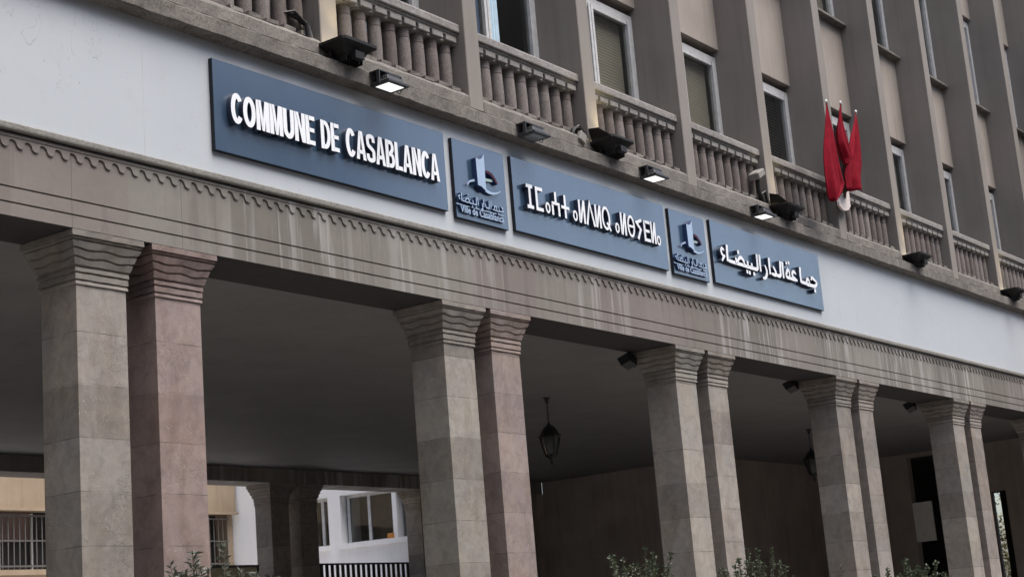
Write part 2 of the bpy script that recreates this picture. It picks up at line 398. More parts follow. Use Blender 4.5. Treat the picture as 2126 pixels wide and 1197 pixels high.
# columns: a plain shaft and a flared capital of wavy tiers, both copied along the front and the rear
def ring(hx, hy, z, amp=0., N=10):
    r = []
    for a, b in (((-1, -1), (1, -1)), ((1, -1), (1, 1)), ((1, 1), (-1, 1)), ((-1, 1), (-1, -1))):
        for i in range(N):
            t = i / N; u = a[0] + (b[0] - a[0]) * t; v = a[1] + (b[1] - a[1]) * t
            r.append((u * hx, v * hy, z + amp * math.cos(2 * math.pi * 2 * t)))
    return r
SH, SD = .27, .235
mb = MB()
hs = [GZ, 1.0] + [1.2 + .17 * i for i in range(20)]
rg = [ring(SH, SD, z, 0, 6) for z in hs if z < 4.54] + [ring(SH, SD, 4.545, 0, 6)]
mb.loft(rg)
shaft0 = mb.build('column', COLST, HALL, bevel=0)
mb = MB(); rr = []
def tier(z0, z1, e0, e1, a0=0., a1=0.):
    rr.append(ring(SH + e0 - .014, SD + e0 - .014, z0, a0)); rr.append(ring(SH + e0, SD + e0, z0 + .004, a0))
    rr.append(ring(SH + e1, SD + e1, z1 - .008, a1)); rr.append(ring(SH + e1 - .014, SD + e1 - .014, z1 - .003, a1))
tier(4.548, 4.586, .014, .012); tier(4.59, 4.652, .018, .016); tier(4.657, 4.705, .024, .022)
tier(4.712, 4.772, .034, .050, 0, .009); tier(4.78, 4.842, .058, .076, .009, .009); tier(4.85, 4.912, .084, .104, .009, .0); tier(4.918, 4.938, .106, .116); tier(4.942, 5.003, .122, .122)
mb.loft(rr)
rnd = random.Random(3)
mb.v = [(x + rnd.uniform(-.0025, .0025), y + rnd.uniform(-.0025, .0025), z + rnd.uniform(-.002, .002)) for x, y, z in mb.v]
cap0 = mb.build('capital', COLST, shaft0)
PINK = {(0, 0): .10, (0, 1): .95, (1, 0): .0, (1, 1): .75, (2, 0): .0, (2, 1): .15, (3, 0): .1, (3, 1): .2, (4, 0): .05, (4, 1): .3}
first = True
def put_col(x, y, pk, off):
    global first
    if first: s = shaft0; s.location = (x, y, 0); first = False; c = cap0
    else:
        s = dup(shaft0, (x, y, 0)); c = cap0.copy(); COL.objects.link(c); c.parent = s
    s.color = c.color = (pk, off, 0, 1)
for k in range(-1, 7):
    for j, dx in enumerate((.3925, 1.2675)):
        put_col(5 * k + dx, .357, PINK.get((k, j), .2), 0. if (k, j) in ((0, 0), (0, 1)) else random.random())
for k in range(-1, 5):
    for dx in (.3925, 1.2675): put_col(5 * k + .97 + dx, 13.96, .1, random.random())
put_col(25.45, 13.96, .1, .4)

# pilasters of the upper floors
PX = [0.755 + 2.522 * k for k in range(-3, 14)]; PW = .27
XL = lambda k: 0.755 + 2.522 * k
pil0 = MB().box(0, PW, 0, .9, 7.395, 18.6).build('pilaster', PIL, HALL, bevel=.008)
for i, x in enumerate(PX):
    if i == 0: pil0.location = (x, 0, 0)
    else: dup(pil0, (x, 0, 0))
BW = 2.522 - PW
# spandrel walls between the pilasters
sp0 = MB().box(0, BW, .58, .9, 10.24, 11.98).build('spandrel', SPAN, HALL)
sp1 = MB().box(0, BW, .58, .9, 14.255, 16.0).build('spandrel', SPAN, HALL)
sill0 = MB().box(.0, BW, .44, .74, 11.981, 12.035).build('window_sill', LEDGE, HALL, bevel=.006)
# windows: origin at the lower left of the opening
def frame_mesh(H):
    m = MB(); y0, y1 = .655, .73
    m.box(0, .07, y0, y1, 0, H).box(BW - .07, BW, y0, y1, 0, H)
    m.box(BW - .145, BW - .085, y0 - .012, y1, .06, H - .10)
    m.box(.085, .145, y0 - .012, y1, .06, H - .10)
    m.box(.071, BW - .071, y0 + .004, y1, H - .10, H).box(.071, BW - .071, y0 + .004, y1, 0, .055)
    m.box(BW / 2 - .055, BW / 2 - .003, y0 - .012, y1, .06, H - .105).box(BW / 2 + .003, BW / 2 + .055, y0 - .018, y1 - .004, .06, H - .105)
    m.box(.146, BW / 2 - .056, y0, y1 - .01, H - .16, H - .105).box(BW / 2 + .056, BW - .146, y0, y1 - .01, H - .16, H - .105)
    m.box(0, BW, .86, .89, H, H + .16)
    return m
def pane_mesh(H, a, b): return MB().box(a, b, .69, .697, .056, H - .162)
H1, H2 = 2.62, 2.16
def window_proto(H):
    f = frame_mesh(H).build('window', FRAME, HALL)
    for a, b in ((.146, BW / 2 - .056), (BW / 2 + .056, BW - .146)): pane_mesh(H, a, b).build('pane', GLASS, f)
    return f
w1 = window_proto(H1); w2 = window_proto(H2)
bal0 = None
def rail_mesh():
    m = MB()
    m.prism_x([(.08, 8.34), (.07, 8.345), (.07, 8.43), (.085, 8.455), (.42, 8.46), (.42, 8.34)], 0, BW, step=.25)
    m.box(0, BW, .10, .40, 8.309, 8.3395).box(0, BW, .115, .39, 8.285, 8.3085)
    m.box(0, BW, .15, .36, 8.2, 8.2845)
    for i in range(9):
        c = BW * (i + .5) / 9
        m.box(c - .1, c + .1, .105, .149, 8.215, 8.2835)
    return m
rail0 = rail_mesh().build('balustrade', RAIL, HALL, bevel=.006)
mb = MB().prism_x([(.0, 7.395), (.0, 7.52), (.03, 7.56), (.09, 7.60), (.42, 7.60), (.42, 7.395)], 0, BW, step=.15)
for i in range(9):
    c = BW * (i + .5) / 9; mb.box(c - .085, c + .085, .085, .36, 7.602, 7.645)
mb.v = [(x, y + random.uniform(-.007, .007), z + random.uniform(-.006, .006)) for x, y, z in mb.v]
pl0 = mb.build('plinth', PLINTH, rail0)
ba0 = MB().lathe([(.080, 7.646), (.081, 7.70), (.083, 7.80), (.082, 7.95), (.077, 8.07), (.074, 8.088), (.079, 8.091), (.079, 8.097), (.075, 8.10), (.076, 8.14), (.080, 8.185), (.080, 8.199)], n=14).build('baluster', BALU, rail0, smooth=True)
ba0.location = (BW * .5 / 9, .235, 0)
for i in range(1, 9):
    b = ba0.copy(); COL.objects.link(b); b.location = (BW * (i + .5) / 9, .235, 0)
def roller(H, a, b, top):      # closed slatted roller blind as one sheet of overlapping slats
    m = MB(); z = .06
    while z < H - .17:
        m.box(a, b, .80 + .0, .806, z, z + .045); m.box(a, b, .793, .8, z + .004, z + .012); z += .0455
    return m
def venetian(H, a, b):
    m = MB(); z = .12
    while z < H - .2:
        m.add([(a, .76, z), (b, .76, z), (b, .79, z + .022), (a, .79, z + .022), (a, .76, z - .004), (b, .76, z - .004), (b, .79, z + .018), (a, .79, z + .018)],
              [(0, 1, 2, 3), (7, 6, 5, 4), (0, 4, 5, 1), (2, 6, 7, 3), (0, 3, 7, 4), (1, 5, 6, 2)]); z += .055
    return m
fi = True
for i, x in enumerate(PX[:-1]):
    k = i - 3; xb = x + PW
    if fi:
        for o, z in ((sp0, 0), (sp1, 0), (sill0, 0), (rail0, 0)): o.location = (xb, 0, 0)
        w1.location = (xb, 0, 7.51); w2.location = (xb, 0, 12.04); fi = False
        wa, wb = w1, w2
    else:
        dup(sp0, (xb, 0, 0)); dup(sp1, (xb, 0, 0)); dup(sill0, (xb, 0, 0)); dup_tree(rail0, (xb, 0, 0))
        wa = dup_tree(w1, (xb, 0, 7.51)); wb = dup_tree(w2, (xb, 0, 12.04))
    wc = dup_tree(w2, (xb, 0, 16.0))
    a, b = BW / 2 + .06, BW - .15
    if k == 3: roller(H1, .15, b, 0).build('blind', BLIND, wa)
    elif k == 4:
        roller(H1, .15, b, 0).build('blind', BLIND, wa)
        MB().box(.15, b - .06, .77, .775, .06, 1.35).build('curtain', BEIGEB, wa)
    elif k == 5: venetian(H1, .15, b).build('blind', SLAT, wa)
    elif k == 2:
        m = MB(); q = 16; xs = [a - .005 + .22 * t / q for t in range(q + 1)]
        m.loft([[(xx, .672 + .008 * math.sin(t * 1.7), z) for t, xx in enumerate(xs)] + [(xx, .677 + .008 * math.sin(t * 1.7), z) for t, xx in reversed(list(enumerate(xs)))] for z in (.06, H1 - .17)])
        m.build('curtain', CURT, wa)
    elif k in (7, 8): roller(H1, .15, b, 0).build('blind', SLAT, wa)
    if k in (6, 8): roller(H2, .15, b, 0).build('blind', BLIND, wb)
    elif k == 7: MB().box(.15, b - .3, .77, .775, .06, H2 - .16).build('curtain', BEIGEB, wb)

# ------------------------------------------------------------------ lettering
def ribbon(pts, wd, closed=False, sub=0):
    """outline strip of a stroke: pts (x, z), wd width or list; returns list of (left, right)"""
    P = [Vector(q) for q in pts]; W = wd if isinstance(wd, (list, tuple)) else [wd] * len(P)
    if sub:
        Q = []; WW = []; n = len(P)
        rng = range(n if closed else n - 1)
        for i in rng:
            p0 = P[(i - 1) % n] if closed or i > 0 else P[i]; p1 = P[i]; p2 = P[(i + 1) % n]; p3 = P[(i + 2) % n] if closed or i + 2 < n else p2
            for s in range(sub):
                t = s / sub
                Q.append(.5 * ((2 * p1) + (p2 - p0) * t + (2 * p0 - 5 * p1 + 4 * p2 - p3) * t * t + (-p0 + 3 * p1 - 3 * p2 + p3) * t ** 3))
                WW.append(W[i] * (1 - t) + W[(i + 1) % n] * t)
        if not closed: Q.append(P[-1]); WW.append(W[-1])
        P, W = Q, WW
    n = len(P); out = []
    for i, q in enumerate(P):
        if closed: a, b = P[i - 1], P[(i + 1) % n]
        else: a, b = P[max(i - 1, 0)], P[min(i + 1, n - 1)]
        d1 = (q - a); d2 = (b - q)
        if d1.length < 1e-9: d1 = d2
        if d2.length < 1e-9: d2 = d1
        d1.normalize(); d2.normalize(); t = (d1 + d2)
        if t.length < 1e-6: t = d1.copy()
        t.normalize(); nn = Vector((-t.y, t.x)); k = 1 / max(.45, abs(t.dot(d1)))
        out.append((q + nn * W[i] * .5 * k, q - nn * W[i] * .5 * k))
    return out, closed
def strip3d(m, rib, yf, yb):
    out, closed = rib; n = len(out)
    vs = [(l.x, yf, l.y) for l, r in out] + [(r.x, yf, r.y) for l, r in out] + [(l.x, yb, l.y) for l, r in out] + [(r.x, yb, r.y) for l, r in out]
    rng = range(n) if closed else range(n - 1); F = []; S = []
    for i in rng:
        j = (i + 1) % n
        F.append((i, j, j + n, i + n)); S.append((i, i + 2 * n, j + 2 * n, j)); S.append((i + n, j + n, j + 3 * n, i + 3 * n))
    if not closed: S += [(0, n, 3 * n, 2 * n), (n - 1, n - 1 + 2 * n, 4 * n - 1, 2 * n - 1)]
    o = len(m.v); m.add(vs, F, 0); m.add(vs, S, 1)
def disc(m, x, z, r, yf, yb, n=4, rot=math.pi / 4):
    m.prism_y([(x + r * math.cos(rot + 2 * math.pi * k / n), z + r * math.sin(rot + 2 * math.pi * k / n)) for k in range(n)], yf, yb, 0, 1)
BY = -.05                      # front of the boards
def letter(parent, strokes, depth=.068, mats=None, name='letter', by=BY):
    m = MB()
    for i, s in enumerate(strokes):
        yf = by - depth - .0016 * i
        if s[0] == 'dot': disc(m, s[1], s[2], s[3], yf, by)
        elif s[0] == 'poly': m.prism_y(s[1], yf, by, 0, 1)
        else: strip3d(m, ribbon(*s), yf, by)
    return m.build(name, mats or [LETW, LETS], parent, normals=True)
def board(name, x0, x1, z0, z1, label, cat, group):
    root = empty(name, (0, 0, 0)); tag(root, label, cat, group)
    m = MB().box(x0, x1, BY, -.001 + .03, z0, z1, 1); o = len(m.f)
    m.add([(x0 + .004, BY - .004, z0 + .004), (x1 - .004, BY - .004, z0 + .004), (x1 - .004, BY - .004, z1 - .004), (x0 + .004, BY - .004, z1 - .004),
           (x0 + .004, BY + .01, z0 + .004), (x1 - .004, BY + .01, z0 + .004), (x1 - .004, BY + .01, z1 - .004), (x0 + .004, BY + .01, z1 - .004)],
          [(0, 1, 2, 3), (0, 4, 5, 1), (1, 5, 6, 2), (2, 6, 7, 3), (3, 7, 4, 0)], 0)
    m.build('panel', [SIGN, SIGNEDGE], root)
    return root
G = 'blue sign boards on the white band'
s1 = board('sign_board', 1.645, 5.167, 6.017, 6.935, 'long blue board with raised bold white Latin letters, farthest left on the white band', 'sign', G)
s2 = board('emblem_board', 5.31, 6.295, 5.975, 6.91, 'small blue board with tower emblem between the Latin and Tifinagh letter boards', 'sign', G)
s3 = board('sign_board', 6.44, 9.955, 6.0, 6.92, 'long blue board with raised white Tifinagh letters, middle of the three long boards', 'sign', G)
s4 = board('emblem_board', 10.085, 11.065, 5.985, 6.905, 'small blue board with tower emblem between the Tifinagh and Arabic letter boards', 'sign', G)
s5 = board('sign_board', 11.232, 14.745, 6.01, 6.935, 'long blue board with raised white Arabic letters, farthest right on the white band', 'sign', G)

# Latin letters in a unit box, stroke .17 of the height
def arc(cx, cy, rx, ry, a0, a1, n=14): return [(cx + rx * math.cos(R(a0 + (a1 - a0) * i / n)), cy + ry * math.sin(R(a0 + (a1 - a0) * i / n))) for i in range(n + 1)]
SW = .19
def latin(ch, w):
    h = SW / 2; a = SW
    if ch == 'C': return [(arc(w * .52, .5, w * .52 - h, .5 - h * .86, 38, 322, 18), SW)]
    if ch == 'O': return [(arc(w * .5, .5, w * .5 - h, .5 - h * .86, 0, 360, 24)[:-1], SW, True)]
    if ch == 'U': return [([(h, 1), (h, .35)] + arc(w / 2, .33, w / 2 - h, .33 - h * .86, 180, 360, 12) + [(w - h, .35), (w - h, 1)], SW)]
    if ch == 'M': return [([(h, 0), (h, 1)], SW), ([(w - h, 0), (w - h, 1)], SW), ('poly', [(a * .6, 1), (a * 1.28, 1), (w / 2 + a * .36, 0), (w / 2 - a * .36, 0)]), ('poly', [(w - a * 1.28, 1), (w - a * .6, 1), (w / 2 + a * .36, 0), (w / 2 - a * .36, 0)])]
    if ch == 'N': return [([(h, 0), (h, 1)], SW), ([(w - h, 0), (w - h, 1)], SW), ('poly', [(a * .4, 1), (a * 1.1, 1), (w - a * .4, 0), (w - a * 1.1, 0)])]
    if ch == 'E': return [([(h, 0), (h, 1)], SW), ([(a * .9, h * .86), (w, h * .86)], SW * .86), ([(a * .9, .51), (w * .93, .51)], SW * .82), ([(a * .9, 1 - h * .86), (w * .98, 1 - h * .86)], SW * .86)]
    if ch == 'D': return [([(h, 0), (h, 1)], SW), ([(a * .9, 1 - h * .86), (w * .42, 1 - h * .86)] + arc(w * .42, .5, w * .58 - h, .5 - h * .86, 90, -90, 14)[1:-1] + [(w * .42, h * .86), (a * .9, h * .86)], SW * .92)]
    if ch == 'A': return [('poly', [(0, 0), (a * 1.02, 0), (w / 2 + .012, .86), (w / 2 + a * .56, 1), (w / 2 - a * .56, 1)]), ('poly', [(w, 0), (w / 2 + a * .56, 1), (w / 2 - a * .56, 1), (w / 2 - .012, .86), (w - a * 1.02, 0)]), ([(w * .24, .27), (w * .76, .27)], SW * .8)]
    if ch == 'S': return [([(w - h * .9, .72), (w * .80, .885), (w * .5, .925), (w * .2, .87), (h * .95, .73), (w * .25, .59), (w * .55, .50), (w * .82, .41), (w - h * .95, .27), (w * .8, .125), (w * .5, .075), (w * .2, .12), (h * .85, .285)], SW * .9, False, 4)]
    if ch == 'B': return [([(h, 0), (h, 1)], SW), ([(a * .9, 1 - h * .86), (w * .5, 1 - h * .86)] + arc(w * .55, .745, w * .4 - h, .255 - h * .86, 90, -90, 10)[1:-1] + [(w * .5, .5), (a * .9, .5)], SW * .86),
                          ([(a * .9, .49), (w * .55, .49)] + arc(w * .58, .283, w * .42 - h, .283 - h * .86, 90, -90, 10)[1:-1] + [(w * .55, h * .86), (a * .9, h * .86)], SW * .86)]
    if ch == 'L': return [([(h, 0), (h, 1)], SW), ([(a * .9, h * .86), (w, h * .86)], SW * .86)]
WID = dict(C=.58, O=.64, M=.68, U=.58, N=.58, E=.50, D=.58, A=.62, S=.55, B=.57, L=.47)
def latin_word(word, x0, x1, z0, z1, parent):
    tot = sum(WID[c] for c in word); gap = .045; L = tot + gap * (len(word) - 1); kx = (x1 - x0) / L; kz = z1 - z0; x = 0
    for c in word:
        st = []
        for s in latin(c, WID[c]):
            f = lambda P: [(x0 + (x + q[0]) * kx, z0 + q[1] * kz) for q in P]
            if s[0] == 'poly': st.append(('poly', f(s[1])))
            else:
                # keep stroke weight even: scale as the mean of both axes
                st.append((f(s[0]), s[1] * (kx * .62 + kz * .38)) + tuple(s[2:]))
        letter(parent, st); x += WID[c] + gap
latin_word('COMMUNE', 1.812, 2.968, 6.308, 6.616, s1)
latin_word('DE', 3.06, 3.33, 6.308, 6.614, s1)
latin_word('CASABLANCA', 3.436, 4.968, 6.303, 6.616, s1)

# Tifinagh
t = .040; zb, zt = 6.298, 6.597; D = -.004
def T(*st): letter(s3, list(st))
def ringl(cx, cz, rx, rz, w, n=18): return (arc(cx, cz, rx - w / 2, rz - w / 2, 0, 360, n)[:-1], w, True)
T(([(6.625, zt - t / 2), (6.755, zt - t / 2)], t * 1.1), ([(6.69, zb), (6.69, zt)], t * 1.1), ([(6.625, zb + t / 2), (6.755, zb + t / 2)], t * 1.1))
T(([(6.962, zt - t * .55), (6.833, zt - t * .55), (6.833, zb + t * .55), (6.962, zb + t * .55)], t * 1.1))
T(ringl(7.058, 6.37, .05, .07, .027))
T(([(7.162, zb), (7.162, 6.465)], t), ([(7.295, zb), (7.295, 6.465)], t), ([(7.146, 6.45), (7.311, 6.45)], t * .9), ([(7.228, 6.45), (7.228, zt)], t))
T(([(7.437, zb), (7.437, zt)], t), ([(7.352, 6.435), (7.522, 6.435)], t * .95))
T(ringl(7.65, 6.37, .05, .07, .027))
def N(x0, x1): T(([(x0 + t / 2, zb), (x0 + t / 2, zt)], t), ([(x1 - t / 2, zb), (x1 - t / 2, zt)], t), ([(x1 - t * .6, zt), (x0 + t * .6, zb)], t * .9))
N(7.735, 7.878)
T(([(7.912, zb), (7.995, zt), (8.083, zb)], t))
N(8.105, 8.242)
T(ringl(8.36, 6.455, .098, .157, .036, 26), ([(8.375, 6.40), (8.455, 6.30)], .036))
T(ringl(8.617, 6.37, .05, .07, .027))
N(8.705, 8.838)
T(ringl(8.962, 6.447, .09, .15, .034, 24), ([(8.88, 6.447), (9.045, 6.447)], .03))
T(([(9.235, 6.575), (9.105, 6.525), (9.20, 6.44), (9.118, 6.30)], t * 1.05))
T(([(9.298, zb), (9.298, 6.585)], t * 1.1), ([(9.30, zb + t * .55), (9.43, zb + t * .55)], t * 1.1), ([(9.30, 6.445), (9.415, 6.445)], t), ([(9.30, 6.567), (9.43, 6.567)], t * 1.05))
N(9.452, 9.578)
T(ringl(9.645, 6.36, .05, .07, .027))

# Arabic (drawn stroke by stroke, read from the right)
b = .046; zb = 6.362; w_ = .05
def A(*st): letter(s5, [(q[0], [v * 1.12 for v in q[1]] if isinstance(q[1], list) else q[1]) + tuple(q[2:]) if q[0] != 'dot' else ('dot', q[1], q[2], q[3] * 1.1) for q in st])
A(([(14.255, 6.43), (14.285, 6.478), (14.335, 6.47), (14.40, 6.445), (14.455, 6.425)], [.022, .04, .046, .04, .03], False, 4),
  ([(14.455, 6.43), (14.43, 6.385), (14.37, 6.352), (14.28, 6.345), (14.19, 6.345), (14.10, 6.35), (14.0, 6.356), (13.875, 6.36)], [.03, .045, .05, .048, .046, .046, .046, .046], False, 4),
  ([(14.19, 6.355), (14.155, 6.43), (14.105, 6.425), (14.075, 6.365), (14.11, 6.335), (14.165, 6.34)], [.03, .042, .046, .04, .036, .03], False, 4),
  ([(13.878, 6.345), (13.878, 6.48), (13.895, 6.592)], [.046, .05, .054]),
  ('dot', 14.345, 6.272, .038))
A(([(13.735, 6.455), (13.68, 6.492), (13.615, 6.462), (13.615, 6.41), (13.67, 6.385), (13.76, 6.36)], [.026, .044, .05, .044, .04, .03], False, 4),
  ([(13.76, 6.36), (13.68, 6.362), (13.60, 6.362), (13.52, 6.366), (13.44, 6.37)], [.03, .044, .046, .046, .044]),
  ([(13.50, 6.375), (13.505, 6.455), (13.46, 6.492), (13.41, 6.44), (13.39, 6.385), (13.44, 6.36), (13.50, 6.365)], [.03, .04, .044, .046, .046, .04, .03], False, 4),
  ('dot', 13.435, 6.592, .033), ('dot', 13.51, 6.605, .033))
A(([(13.295, 6.335), (13.295, 6.47), (13.305, 6.592)], [.044, .048, .054]))
A(([(13.235, 6.592), (13.215, 6.48), (13.205, 6.375), (13.16, 6.35), (13.06, 6.352)], [.054, .05, .05, .05, .044]),
  ([(12.975, 6.475), (13.01, 6.44), (13.045, 6.39), (13.03, 6.352), (12.96, 6.348), (12.90, 6.356)], [.028, .044, .05, .048, .046, .03], False, 4))
A(([(12.855, 6.335), (12.855, 6.47), (12.865, 6.592)], [.044, .048, .054]))
A(([(12.705, 6.455), (12.745, 6.39), (12.745, 6.33), (12.70, 6.272), (12.635, 6.245), (12.60, 6.25)], [.028, .046, .05, .048, .036, .02], False, 4))
A(([(12.552, 6.335), (12.552, 6.47), (12.562, 6.595)], [.044, .048, .054]))
A(([(12.475, 6.592), (12.47, 6.48), (12.465, 6.38), (12.43, 6.352), (12.30, 6.352), (12.1, 6.355), (11.90, 6.36), (11.70, 6.36), (11.575, 6.365)], [.054, .05, .05, .05, .046, .046, .046, .046, .046]),
  ([(12.285, 6.355), (12.275, 6.425)], [.04, .046]), ([(12.155, 6.357), (12.145, 6.44)], [.04, .046]),
  ([(12.045, 6.36), (12.03, 6.42), (11.96, 6.462), (11.89, 6.44), (11.83, 6.375)], [.03, .042, .05, .046, .036], False, 4),
  ([(11.80, 6.36), (11.79, 6.44)], [.04, .044]),
  ([(11.53, 6.345), (11.535, 6.47), (11.55, 6.592)], [.046, .05, .054]),
  ('dot', 11.875, 6.53, .036), ('dot', 12.095, 6.268, .034), ('dot', 12.165, 6.262, .034), ('dot', 12.30, 6.262, .036))
A(([(11.465, 6.50), (11.41, 6.525), (11.375, 6.48), (11.40, 6.43), (11.46, 6.41)], [.024, .04, .046, .04, .03], False, 4), ([(11.475, 6.425), (11.42, 6.385), (11.37, 6.33)], [.03, .042, .026]))

# emblem boards: tower, arch, bar, swoosh, bowl, two lines of small lettering
EMB = plain('emblem_pale_blue', (.37, .48, .64), .4, var=.05); EMBS = plain('emblem_navy', (.03, .06, .16), .45); EMR = plain('emblem_dark_red', (.07, .012, .025), .5); EMG = plain('emblem_mint', (.33, .44, .43), .5)
def text_mesh(body, x0, x1, z, yf, yb, mats, parent, weight=.02):
    cu = bpy.data.curves.new('t', 'FONT'); cu.body = body; cu.size = 1; cu.offset = weight; cu.extrude = .5; cu.resolution_u = 3
    o = bpy.data.objects.new('t', cu); COL.objects.link(o)
    dg = bpy.context.evaluated_depsgraph_get(); me = bpy.data.meshes.new_from_object(o.evaluated_get(dg))
    COL.objects.unlink(o); bpy.data.objects.remove(o)
    xs = [v.co.x for v in me.vertices]; k = (x1 - x0) / (max(xs) - min(xs)); mx = min(xs)
    for v in me.vertices:
        v.co = Vector((x0 + (v.co.x - mx) * k, yf if v.co.z > 0 else yb, z + v.co.y * k * 1.12))
    me.name = 'lettering'; me.materials.clear()
    for mt in mats: me.materials.append(mt)
    me.update()
    for p in me.polygons: p.material_index = 0 if p.normal.y < -.5 else 1
    o = bpy.data.objects.new('lettering', me); COL.objects.link(o); o.parent = parent
    return o
def emblem(root, dx):
    X = lambda P: [(x + dx, z) for x, z in P]
    letter(root, [('poly', X([(5.815, 6.355), (5.822, 6.80), (5.775, 6.738), (5.725, 6.715), (5.66, 6.726), (5.668, 6.40), (5.725, 6.395)][::-1]))], .07, [EMB, EMBS], 'emblem_tower')
    letter(root, [(X([(5.845, 6.60), (5.90, 6.607), (5.97, 6.59), (6.03, 6.548), (6.08, 6.488)]), [.012, .03, .038, .034, .03], False, 4)], .045, [EMR, EMBS], 'emblem_arch')
    letter(root, [(X([(5.835, 6.505), (6.005, 6.52)]), [.035, .03])], .03, [EMG, EMBS], 'emblem_bar')
    letter(root, [(X([(5.505, 6.378), (5.56, 6.43), (5.655, 6.462)]), [.008, .02, .03], False, 4)], .035, [EMB, EMBS], 'emblem_swoosh')
    letter(root, [(X([(5.828, 6.385), (5.89, 6.365), (5.97, 6.358), (6.06, 6.378), (6.15, 6.418)]), [.045, .036, .028, .018, .006], False, 4)], .04, [EMB, EMBS], 'emblem_bowl')
    q = .014
    z0 = 6.165
    letter(root, [(X([(6.18, z0 + .05), (6.15, z0 + .055), (6.175, z0 + .012), (6.10, z0), (6.02, z0), (5.97, z0 + .004)]), q), (X([(6.10, z0), (6.09, z0 + .05)]), q), (X([(6.045, z0), (6.035, z0 + .05), (6.0, z0 + .045), (6.005, z0)]), q),
                  (X([(5.93, z0), (5.935, z0 + .095)]), q), (X([(5.90, z0 + .095), (5.895, z0), (5.84, z0), (5.815, z0 + .05)]), q), (X([(5.79, z0 + .095), (5.79, z0)]), q), (X([(5.76, z0 + .04), (5.765, z0 - .03), (5.72, z0 - .045)]), q),
                  (X([(5.68, z0 + .095), (5.68, z0)]), q), (X([(5.65, z0 + .095), (5.645, z0), (5.55, z0), (5.42, z0 + .004), (5.37, z0 + .01)]), q), (X([(5.58, z0), (5.58, z0 + .045)]), q), (X([(5.52, z0), (5.49, z0 + .05), (5.445, z0 + .03), (5.43, z0)]), q),
                  (X([(5.365, z0), (5.365, z0 + .095)]), q), (X([(5.34, z0 + .06), (5.31, z0 + .045), (5.335, z0 + .01)]), q), ('dot', 6.05 + dx, z0 - .04, .012), ('dot', 5.62 + dx, z0 - .035, .012), ('dot', 5.55 + dx, z0 - .035, .012), ('dot', 5.48 + dx, z0 + .085, .012)], .03, [EMB, EMBS], 'lettering')
    letter(root, [(X([(5.294, 6.126), (6.175, 6.126)]), .011)], .025, [EMB, EMBS], 'emblem_line')
    text_mesh('Ville de Casablanca', 5.35 + dx, 6.17 + dx, 6.04, BY - .035, BY, [EMB, EMBS], root)
emblem(s2, 0); emblem(s4, 4.775)

# ------------------------------------------------------------------ floodlights on the ledge
def slim_flood(x, lit, label, group):
    root = empty('slim_floodlight', (x, -.27, 7.15)); tag(root, label, 'floodlight', group)
    m = MB().loft([[(-.17, -.135, -.006), (.17, -.135, -.006), (.17, .135, -.006), (-.17, .135, -.006)], [(-.17, -.135, .024), (.17, -.135, .024), (.17, .135, .024), (-.17, .135, .024)],
                   [(-.13, -.09, .05), (.13, -.09, .05), (.13, .09, .05), (-.13, .09, .05)], [(-.11, -.07, .095), (.11, -.07, .095), (.11, .07, .095), (-.11, .07, .095)]])
    for i in range(5): m.box(-.10, .10, -.066 + .03 * i, -.058 + .03 * i, .094, .112)
    m.build('housing', GREYMET, root, bevel=.004)
    MB().box(-.125, .125, -.092, .092, -.0075, -.0045).build('lens', LED if lit else LEDOFF, root)
    m = MB().box(-.187, -.172, -.02, .02, .0, .14).box(.172, .187, -.02, .02, .0, .14).box(-.187, .187, -.02, .12, .1401, .152)
    m.build('bracket', GREYMET, root)
    MB().tube([(.14, .02, .05), (.19, .0, -.01), (.21, .04, -.02), (.2, .09, .03), (.17, .11, .12)], .006, 5).build('cable', IRON, root)
    return root
G = 'slim lamps under the upper ledge'
slim_flood(4.02, True, 'slim lit lamp under the ledge above the board with Latin letters', G)
slim_flood(6.665, False, 'slim unlit lamp with dark glass above the left small emblem board', G)
slim_flood(9.43, True, 'slim lit lamp under the ledge above the right end of the Tifinagh board', G)
slim_flood(12.55, True, 'slim lit lamp beside a big black floodlight above the Arabic letter board', G)
